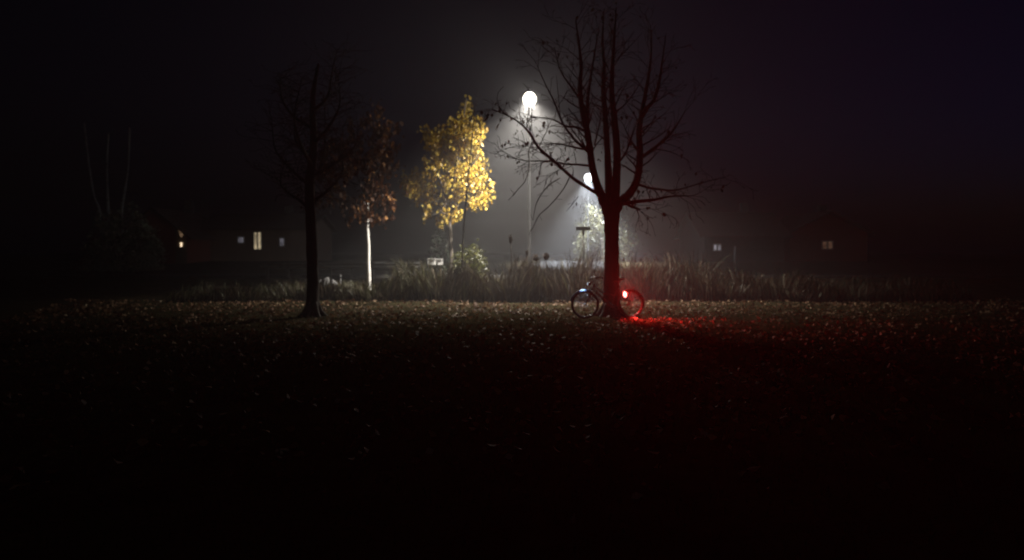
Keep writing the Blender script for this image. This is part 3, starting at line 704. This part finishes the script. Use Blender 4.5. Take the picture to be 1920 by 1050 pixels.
# ------------------------------------------------------------------ houses
def house(name, label, px0, px1, eave_y, ridge_y, Y, depth, wallmat, windows, gable_front=False, extra=None):
    """windows: (px0, py0, px1, py1, panes, glow material)"""
    xa, xb = X_of(px0, Y), X_of(px1, Y); cx = (xa + xb) / 2; zg = min(Hf(cx, Y), Hf(cx, Y + depth)) ; w = xb - xa
    ze = P(0, eave_y, Y).z - zg; zr = P(0, ridge_y, Y + (0 if gable_front else depth / 2)).z - zg
    r = empty(name, (cx, Y, zg)); tag(r, label, 'house')
    m = MB()
    if gable_front:
        V = [(-w / 2, 0, -.2), (w / 2, 0, -.2), (w / 2, 0, ze), (0, 0, zr - .12), (-w / 2, 0, ze)]
        V += [(a, depth, c) for a, b_, c in V]
        m.add(V, [(0, 1, 2, 3, 4), (9, 8, 7, 6, 5), (0, 5, 6, 1), (1, 6, 7, 2), (2, 7, 8, 3), (3, 8, 9, 4), (4, 9, 5, 0)])
    else:
        V = [(-w / 2, 0, -.2), (-w / 2, depth, -.2), (-w / 2, depth, ze), (-w / 2, depth / 2, zr - .12), (-w / 2, 0, ze)]
        V += [(w / 2, b_, c) for a, b_, c in V]
        m.add(V, [(0, 4, 3, 2, 1), (5, 6, 7, 8, 9), (0, 1, 6, 5), (0, 5, 9, 4), (4, 9, 8, 3), (3, 8, 7, 2), (2, 7, 6, 1)])
    m.build('wall', wallmat, r)
    m = MB(); ov = .45; t = .12
    for s_ in (-1, 1):
        if gable_front:
            sl = (zr - ze) / (w / 2); e = (w / 2 + ov); V = [(0, -ov, zr), (0, depth + ov, zr), (s_ * e, depth + ov, zr - sl * e), (s_ * e, -ov, zr - sl * e)]
        else:
            sl = (zr - ze) / (depth / 2); e = depth / 2 + ov; V = [(-w / 2 - ov, depth / 2, zr), (w / 2 + ov, depth / 2, zr), (w / 2 + ov, depth / 2 + s_ * e, zr - sl * e), (-w / 2 - ov, depth / 2 + s_ * e, zr - sl * e)]
        V += [(a, b_, c + t) for a, b_, c in V]
        m.add(V, [(0, 1, 2, 3), (7, 6, 5, 4), (0, 4, 5, 1), (1, 5, 6, 2), (2, 6, 7, 3), (3, 7, 4, 0)])
    rf = m.build('roof', M_roof, r)
    m = MB(); m.box((w * .2, depth * .5, zr + .35), (.55, .55, .9), bev=.02); m.build('chimney', M_greywall, rf)
    for (a, b_, c, d, panes, gm) in windows:
        wx0, wx1 = X_of(a, Y) - cx, X_of(c, Y) - cx; z1, z0 = P(0, b_, Y).z - zg, P(0, d, Y).z - zg
        fr = MB(); fw = .06
        for xx in (wx0 - fw / 2, wx1 + fw / 2): fr.box((xx, -.03, (z0 + z1) / 2), (fw, .08, z1 - z0 + 2 * fw))
        for zz in (z0 - fw / 2, z1 + fw / 2): fr.box(((wx0 + wx1) / 2, -.034, zz), (wx1 - wx0, .075, fw))
        for k_ in range(1, panes): fr.box((wx0 + (wx1 - wx0) * k_ / panes, -.03, (z0 + z1) / 2), (.1 if panes == 2 else .05, .06, z1 - z0))
        fo = fr.build('window', M_trim, r)
        pn = MB(); pn.box(((wx0 + wx1) / 2, -.008, (z0 + z1) / 2), (wx1 - wx0, .02, z1 - z0)); pn.build('pane', gm, fo)
    return r, cx, zg
hY = 56.0
r1, cx1, zg1 = house('brown_house', 'long low brown house with a tall warm lit double window', 372, 575, 428, 404, hY, 8, M_brownwall,
    [(478, 436, 490.5, 467, 2, M_winwarm), (448, 445, 458, 455, 1, M_wincool), (526, 447, 533, 461, 1, M_wincool)])
r2, cx2, zg2 = house('red_house', 'small red house with a low roof beside the big bush', 232, 352, 440, 392, 52.0, 7, M_redwall, [], True)
house('grey_house', 'dark house with a small cool lit window beyond the tall grass', 1320, 1470, 440, 400, 54.0, 8, M_greywall, [(1338, 459, 1350, 469, 2, M_wincool2)])
house('dark_red_house', 'dark gabled house with a dim orange lit window', 1480, 1625, 436, 398, 55.0, 8, M_redwall, [(1541, 453, 1559, 466, 2, M_winred)], True)
m = MB(); a_, b_ = X_of(331, 52.0) - cx2, X_of(351, 52.0) - cx2; m.box(((a_ + b_) / 2, -.03, 1.3), (b_ - a_, .05, 2.6), bev=.01); m.build('lantern_catch_board', M_wood, r2)  # board added so the lantern's cone of light shows grey on it
# wall lantern on the red house
q = P(341, 459, 52.0); ln = empty('wall_lantern', (q.x, 51.9, q.z)); tag(ln, 'small glowing wall lantern on the front of the red house', 'lantern')
m = MB(); m.lathe([(0, -.14), (.055, -.14), (.065, .16), (0, .16)], 10); m.build('lantern_glass', M_winlan, ln)
m = MB(); m.lathe([(0, -.2), (.07, -.19), (.075, -.142), (0, -.142)], 10); m.box((0, .09, -.16), (.05, .12, .03)); m.build('holder', M_black, ln)
L = bpy.data.lights.new('lantern_bulb', 'SPOT'); L.energy = 40; L.color = (1, .8, .6); L.spot_size = math.radians(34); L.spot_blend = .6; L.shadow_soft_size = .03
lo = bpy.data.objects.new('lantern_bulb', L); COL.objects.link(lo); lo.parent = ln; lo.location = (0, -.12, .19); lo.rotation_euler = (PI - .16, 0, 0)
# pale post by the grey house
q = P(1378, 480, 48.0); pp = empty('flag_pole', (q.x, 48, Hf(q.x, 48))); tag(pp, 'short pale pole standing in front of the dark grey house', 'pole')
zt = P(1378, 464, 48.0).z - pp.location.z
m = MB(); m.tube([(0, 0, -.1), (0, 0, zt)], .05, 12); m.build('shaft', M_galv, pp)
m = MB(); m.lathe([(0, zt), (.06, zt + .003), (.06, zt + .05), (0, zt + .1)], 12); m.build('cap', M_galv, pp)

# ------------------------------------------------------------------ bicycle
BYK = 18.45; bx = X_of(1097, BYK) + .56
bk = empty('bicycle', (bx, BYK, Hf(bx, BYK) + .005)); tag(bk, 'dark bicycle with a glowing red tail light parked in front of the bare tree', 'bicycle')
bk.rotation_euler = (math.radians(-3), 0, math.radians(4))
WR = .335; fx, rx = -.56, .56
wheel = empty('wheel'); wheel.parent = bk; wheel.location = (fx, 0, WR + .018)
m = MB(); m.torus((0, 0, 0), WR - .005, .021, n=64); m.build('tyre', M_rubber, wheel)
m = MB(); m.torus((0, 0, 0), WR - .034, .012, n=64); m.build('rim', M_darksteel, wheel)
m = MB()
for k_ in range(32):
    a = 2 * PI * k_ / 32; s_ = 1 if k_ % 2 else -1
    m.tube([(.018 * math.cos(a + s_ * .9), .028 * s_, .018 * math.sin(a + s_ * .9)), ((WR - .04) * math.cos(a), 0, (WR - .04) * math.sin(a))], .0015, 4)
m.build('spokes', M_chrome, wheel)
m = MB(); m.lathe([(0, -.05), (.012, -.05), (.024, -.032), (.016, -.02), (.016, .02), (.024, .032), (.012, .05), (0, .05)], 16, axis='Y'); m.build('hub', M_chrome, wheel)
w2 = copy_tree(wheel, bk); w2.location = (rx, 0, WR + .018)
AX = WR + .018
BB = Vector((.10, 0, .29)); ST = Vector((.255, 0, .80)); HT = Vector((-.33, 0, .84)); HB = Vector((-.375, 0, .70)); FA = Vector((fx, 0, AX)); RA = Vector((rx, 0, AX))
m = MB()
m.tube([BB, ST + Vector((.015, 0, .05))], .016, 10); m.tube([HB + Vector((.01, 0, .04)), BB], .019, 10); m.tube([HT + Vector((0, 0, -.03)), (-.1, 0, .62), BB * .45 + ST * .55], .015, 10)
m.tube([HB, HT], .022, 12)
for s_ in (-1, 1):
    m.tube([BB + Vector((0, .03 * s_, 0)), RA + Vector((0, .06 * s_, 0))], .011, 8); m.tube([ST + Vector((0, .02 * s_, -.04)), (.33, .05 * s_, .69), RA + Vector((0, .06 * s_, 0))], .009, 8)
m.tube([BB + Vector((0, -.04, 0)), BB + Vector((0, .04, 0))], .024, 12)
m.build('frame', M_frame, bk)
m = MB()
for s_ in (-1, 1): m.tube([HB + Vector((-.004, .0, -.01)), HB + Vector((-.02, .052 * s_, -.04)), (-.47, .055 * s_, .5), FA + Vector((0, .055 * s_, 0))], [.016, .014, .012, .009], 8)
m.build('fork', M_frame, bk)
m = MB(); m.tube([HT, HT + Vector((-.03, 0, .13)), HT + Vector((-.07, 0, .17))], .013, 10)
m.tube([HT + Vector((.16, -.29, .15)), HT + Vector((.05, -.27, .19)), HT + Vector((-.05, -.14, .19)), HT + Vector((-.07, 0, .17)), HT + Vector((-.05, .14, .19)), HT + Vector((.05, .27, .19)), HT + Vector((.16, .29, .15))], .011, 10)
hb = m.build('handlebar', M_black, bk)
for s_ in (-1, 1):
    m = MB(); m.tube([HT + Vector((.17, .292 * s_, .147)), HT + Vector((.07, .275 * s_, .185))], .017, 10); m.build('grip', M_rubber, hb)
m = MB(); m.tube([ST, ST + Vector((.05, 0, .14))], .013, 10); m.build('seat_post', M_chrome, bk)
sd = MB(); sc = ST + Vector((.05, 0, .16)); V = []; f = []
rows = [(-.15, .018, .0), (-.10, .026, .006), (-.03, .042, .004), (.04, .085, .008), (.09, .10, .022), (.125, .075, .03)]
for (xx, hw, zz) in rows:
    for k_ in range(10):
        a = 2 * PI * k_ / 10; V.append((sc.x + xx, hw * math.cos(a), sc.z + zz + .028 * math.sin(a)))
for i in range(len(rows) - 1):
    for k_ in range(10): a = i * 10 + k_; b_ = i * 10 + (k_ + 1) % 10; f.append((a, b_, b_ + 10, a + 10))
f.append(tuple(range(9, -1, -1))); f.append(tuple((len(rows) - 1) * 10 + k_ for k_ in range(10)))
sd.add(V, f, True); sd.build('saddle', M_rubber, bk)
def guard(c, a0, a1, mat, nm):
    m = MB(); V = []; f = []; n_ = 26; cross = [(-.036, -.034), (-.031, -.012), (-.018, .002), (0, .006), (.018, .002), (.031, -.012), (.036, -.034)]
    for layer in (0, -.003):
        for i in range(n_ + 1):
            a = a0 + (a1 - a0) * i / n_
            for (yy, rr) in cross:
                R = WR + .036 + rr + layer; V.append((c[0] + R * math.cos(a), yy, c[2] + R * math.sin(a)))
    k_ = len(cross); o_ = (n_ + 1) * k_
    for i in range(n_):
        for j in range(k_ - 1):
            a = i * k_ + j; f += [(a, a + 1, a + k_ + 1, a + k_), (o_ + a, o_ + a + k_, o_ + a + k_ + 1, o_ + a + 1)]
    m.add(V, f, True)
    for s_ in (-1, 1):
        a = a0 + (a1 - a0) * .92; R = WR + .024; m.tube([(c[0] + R * math.cos(a), .03 * s_, c[2] + R * math.sin(a)), (c[0], .058 * s_, c[2])], .0025, 5)
    return m.build(nm, mat, bk)
guard((fx, 0, AX), math.radians(66), math.radians(168), M_guard, 'mudguard')
guard((rx, 0, AX), math.radians(110), math.radians(-12), M_black, 'mudguard')
rk = MB()
for s_ in (-1, 1):
    rk.tube([(.27, .05 * s_, .745), (.40, .06 * s_, .765), (.78, .06 * s_, .765)], .005, 6); rk.tube([(.56, .07 * s_, .765), (rx, .075 * s_, AX)], .004, 6)
for xx in (.42, .52, .62, .72, .78): rk.tube([(xx, -.06, .765), (xx, .06, .765)], .004, 6)
rk.build('luggage_rack', M_black, bk)
cr = MB(); cr.torus((BB.x, -.055, BB.z), .09, .004, n=40, m=6); cr.lathe([(0, -.058), (.03, -.058), (.03, -.052), (0, -.052)], 14, (BB.x, 0, BB.z), 'Y')
for k_ in range(5):
    a = 2 * PI * k_ / 5; cr.tube([(BB.x, -.055, BB.z), (BB.x + .09 * math.cos(a), -.055, BB.z + .09 * math.sin(a))], .005, 5)
cr.tube([(BB.x, -.075, BB.z), (BB.x, .075, BB.z)], .012, 8)
for s_, a in ((-1, -.5), (1, PI - .5)): cr.tube([(BB.x, .07 * s_, BB.z), (BB.x + .17 * math.cos(a), .08 * s_, BB.z + .17 * math.sin(a))], .010, 8)
cro = cr.build('crank', M_darksteel, bk)
for s_, a in ((-1, -.5), (1, PI - .5)):
    m = MB(); m.box((BB.x + .17 * math.cos(a), .135 * s_, BB.z + .17 * math.sin(a)), (.09, .085, .022), bev=.005); m.build('pedal', M_rubber, cro)
ch = MB()
for zz, z2 in ((.09, .038), (-.09, -.038)): ch.tube([(BB.x, -.055, BB.z + zz), (rx, -.05, AX + z2)], .004, 5)
ch.build('chain', M_black, bk)
m = MB(); m.tube([(.17, .05, .29), (.20, .2, .012), (.17, .21, .005)], .008, 6); m.build('kickstand', M_black, bk)
m = MB(); m.lathe([(0, -.05), (.03, -.045), (.04, .0), (.042, .03), (0, .032)], 16, (-.46, -.07, .86), 'X'); m.tube([(-.42, -.07, .87), (-.37, -.02, .93)], .008, 6); hlo = m.build('headlight', M_black, bk)
m = MB(); m.lathe([(0, -.053), (.027, -.049), (.029, -.046)], 16, (-.46, -.07, .86), 'X'); m.build('front_lens', M_headlens, hlo)
tl = P(1172, 552.5, BYK - .09) - bk.location
tlx, tlz = tl.x, tl.z
m = MB(); m.box((tlx + .004, -.083, tlz), (.075, .03, .135), bev=.012); m.tube([(tlx, -.07, tlz), (tlx, -.045, tlz)], .012, 8); tlo = m.build('tail_light', M_black, bk)
m = MB()   # slanted oval lens
V = []; f = []; nn = 20
for d_, sc_ in ((0, 1), (.012, .96), (.02, .72), (.023, .3)):
    for k_ in range(nn):
        a = 2 * PI * k_ / nn; u, v = 0.045 * math.cos(a) * sc_, .078 * math.sin(a) * sc_; th = math.radians(14)
        V.append((tlx + u * math.cos(th) - v * math.sin(th) * .7, -.099 - d_, tlz + u * math.sin(th) + v * math.cos(th)))
for i in range(3):
    for k_ in range(nn): a = i * nn + k_; b_ = i * nn + (k_ + 1) % nn; f.append((a, b_, b_ + nn, a + nn))
f.append(tuple(3 * nn + k_ for k_ in range(nn))); m.add(V, f, True); m.build('lens', M_tail, tlo)
m = MB(); m.box((tlx + .054, -.083, tlz + .025), (.03, .02, .03), bev=.005); m.build('side_lens', M_taildim, tlo)
def lamp(name, kind, loc, energy, col, size, par, rot=None, ang=None, blend=.5):
    L = bpy.data.lights.new(name, kind); L.energy = energy; L.color = col; L.shadow_soft_size = size
    if kind == 'SPOT': L.spot_size = ang; L.spot_blend = blend
    o = bpy.data.objects.new(name, L); COL.objects.link(o); o.parent = par; o.location = loc
    if rot: o.rotation_euler = rot
    return o
lamp('tail_bloom_beam', 'SPOT', (tlx, -.15, tlz), 4200, (1, .028, .022), .02, tlo, (PI / 2 + .05, 0, PI - .2), math.radians(15), 1)  # extra beam added toward the camera, its fog halo imitates lens bloom
lamp('tail_bloom_fill', 'SPOT', (tlx, -.15, tlz), 14, (1, .028, .022), .02, tlo, (PI / 2 + .1, 0, math.radians(180)), math.radians(90), 1)  # wider extra beam added to fill the lower halo
lamp('tail_spill', 'POINT', (tlx, -.15, tlz), 1.2, (1, .035, .03), .02, tlo)
lamp('tail_beam', 'SPOT', (tlx + .085, -.17, tlz), 340, (1, .03, .028), .015, tlo, (0, -math.radians(50), -math.radians(46)), math.radians(128), 1)

lamp('mudguard_glint_lamp', 'SPOT', (-.60, -.13, .88), 9, (.55, .75, 1), .012, hlo, (-math.radians(-20), math.radians(2), 0), math.radians(46), 1)  # lamp added above the front mudguard for its bluish glint

# ------------------------------------------------------------------ haze
m = MB(); m.box((0, 117.5, 5.2), (376, 300, 13.6)); hz = m.build('haze', None)
tag(hz, 'even night fog filling the air', 'fog', kind='stuff')
hm, nt, out = new_mat('fog_air'); pv = N(nt, 'ShaderNodeVolumePrincipled')
pv.inputs['Color'].default_value = (.93, .93, .95, 1); pv.inputs['Density'].default_value = .0032; pv.inputs['Anisotropy'].default_value = .3
nt.links.new(pv.outputs[0], out.inputs['Volume']); hz.data.materials.append(hm)
try: hm.cycles.homogeneous_volume = True
except Exception: pass

# ------------------------------------------------------------------ night sky
w = bpy.data.worlds.new('World'); scene.world = w; w.use_nodes = True; nt = w.node_tree; nt.nodes.clear()
sky = nt.nodes.new('ShaderNodeTexSky'); sky.sky_type = 'NISHITA'; sky.sun_disc = False
sky.sun_elevation = math.radians(-4); sky.sun_rotation = math.radians(60); sky.air_density = 1; sky.dust_density = 1
mx = nt.nodes.new('ShaderNodeMix'); mx.data_type = 'RGBA'; mx.blend_type = 'MULTIPLY'; mx.inputs[0].default_value = 1
mx.inputs[7].default_value = (.24, .25, 1, 1)
bg = nt.nodes.new('ShaderNodeBackground'); bg.inputs[1].default_value = .055
wo = nt.nodes.new('ShaderNodeOutputWorld')
nt.links.new(sky.outputs[0], mx.inputs[6]); nt.links.new(mx.outputs[2], bg.inputs[0]); nt.links.new(bg.outputs[0], wo.inputs[0])

# ------------------------------------------------------------------ camera, render settings
cam = bpy.data.cameras.new('camera'); co = bpy.data.objects.new('camera', cam); COL.objects.link(co)
co.location = (0, 0, CAMZ); co.rotation_euler = (PI / 2 - TILT, 0, 0)
cam.sensor_width = 36; cam.lens = 36 * F / 1920; cam.clip_end = 2000; cam.clip_start = .05
cam.dof.use_dof = True; cam.dof.focus_distance = 7.5; cam.dof.aperture_fstop = 0.95
scene.camera = co
scene.view_settings.view_transform = 'Standard'; scene.view_settings.look = 'None'
scene.view_settings.exposure = 0; scene.view_settings.gamma = 1
cy = scene.cycles
cy.volume_bounces = 0; cy.max_bounces = 6; cy.diffuse_bounces = 2; cy.glossy_bounces = 2; cy.transmission_bounces = 3; cy.transparent_max_bounces = 8
cy.use_denoising = True; cy.sample_clamp_indirect = 3; cy.caustics_reflective = False; cy.caustics_refractive = False
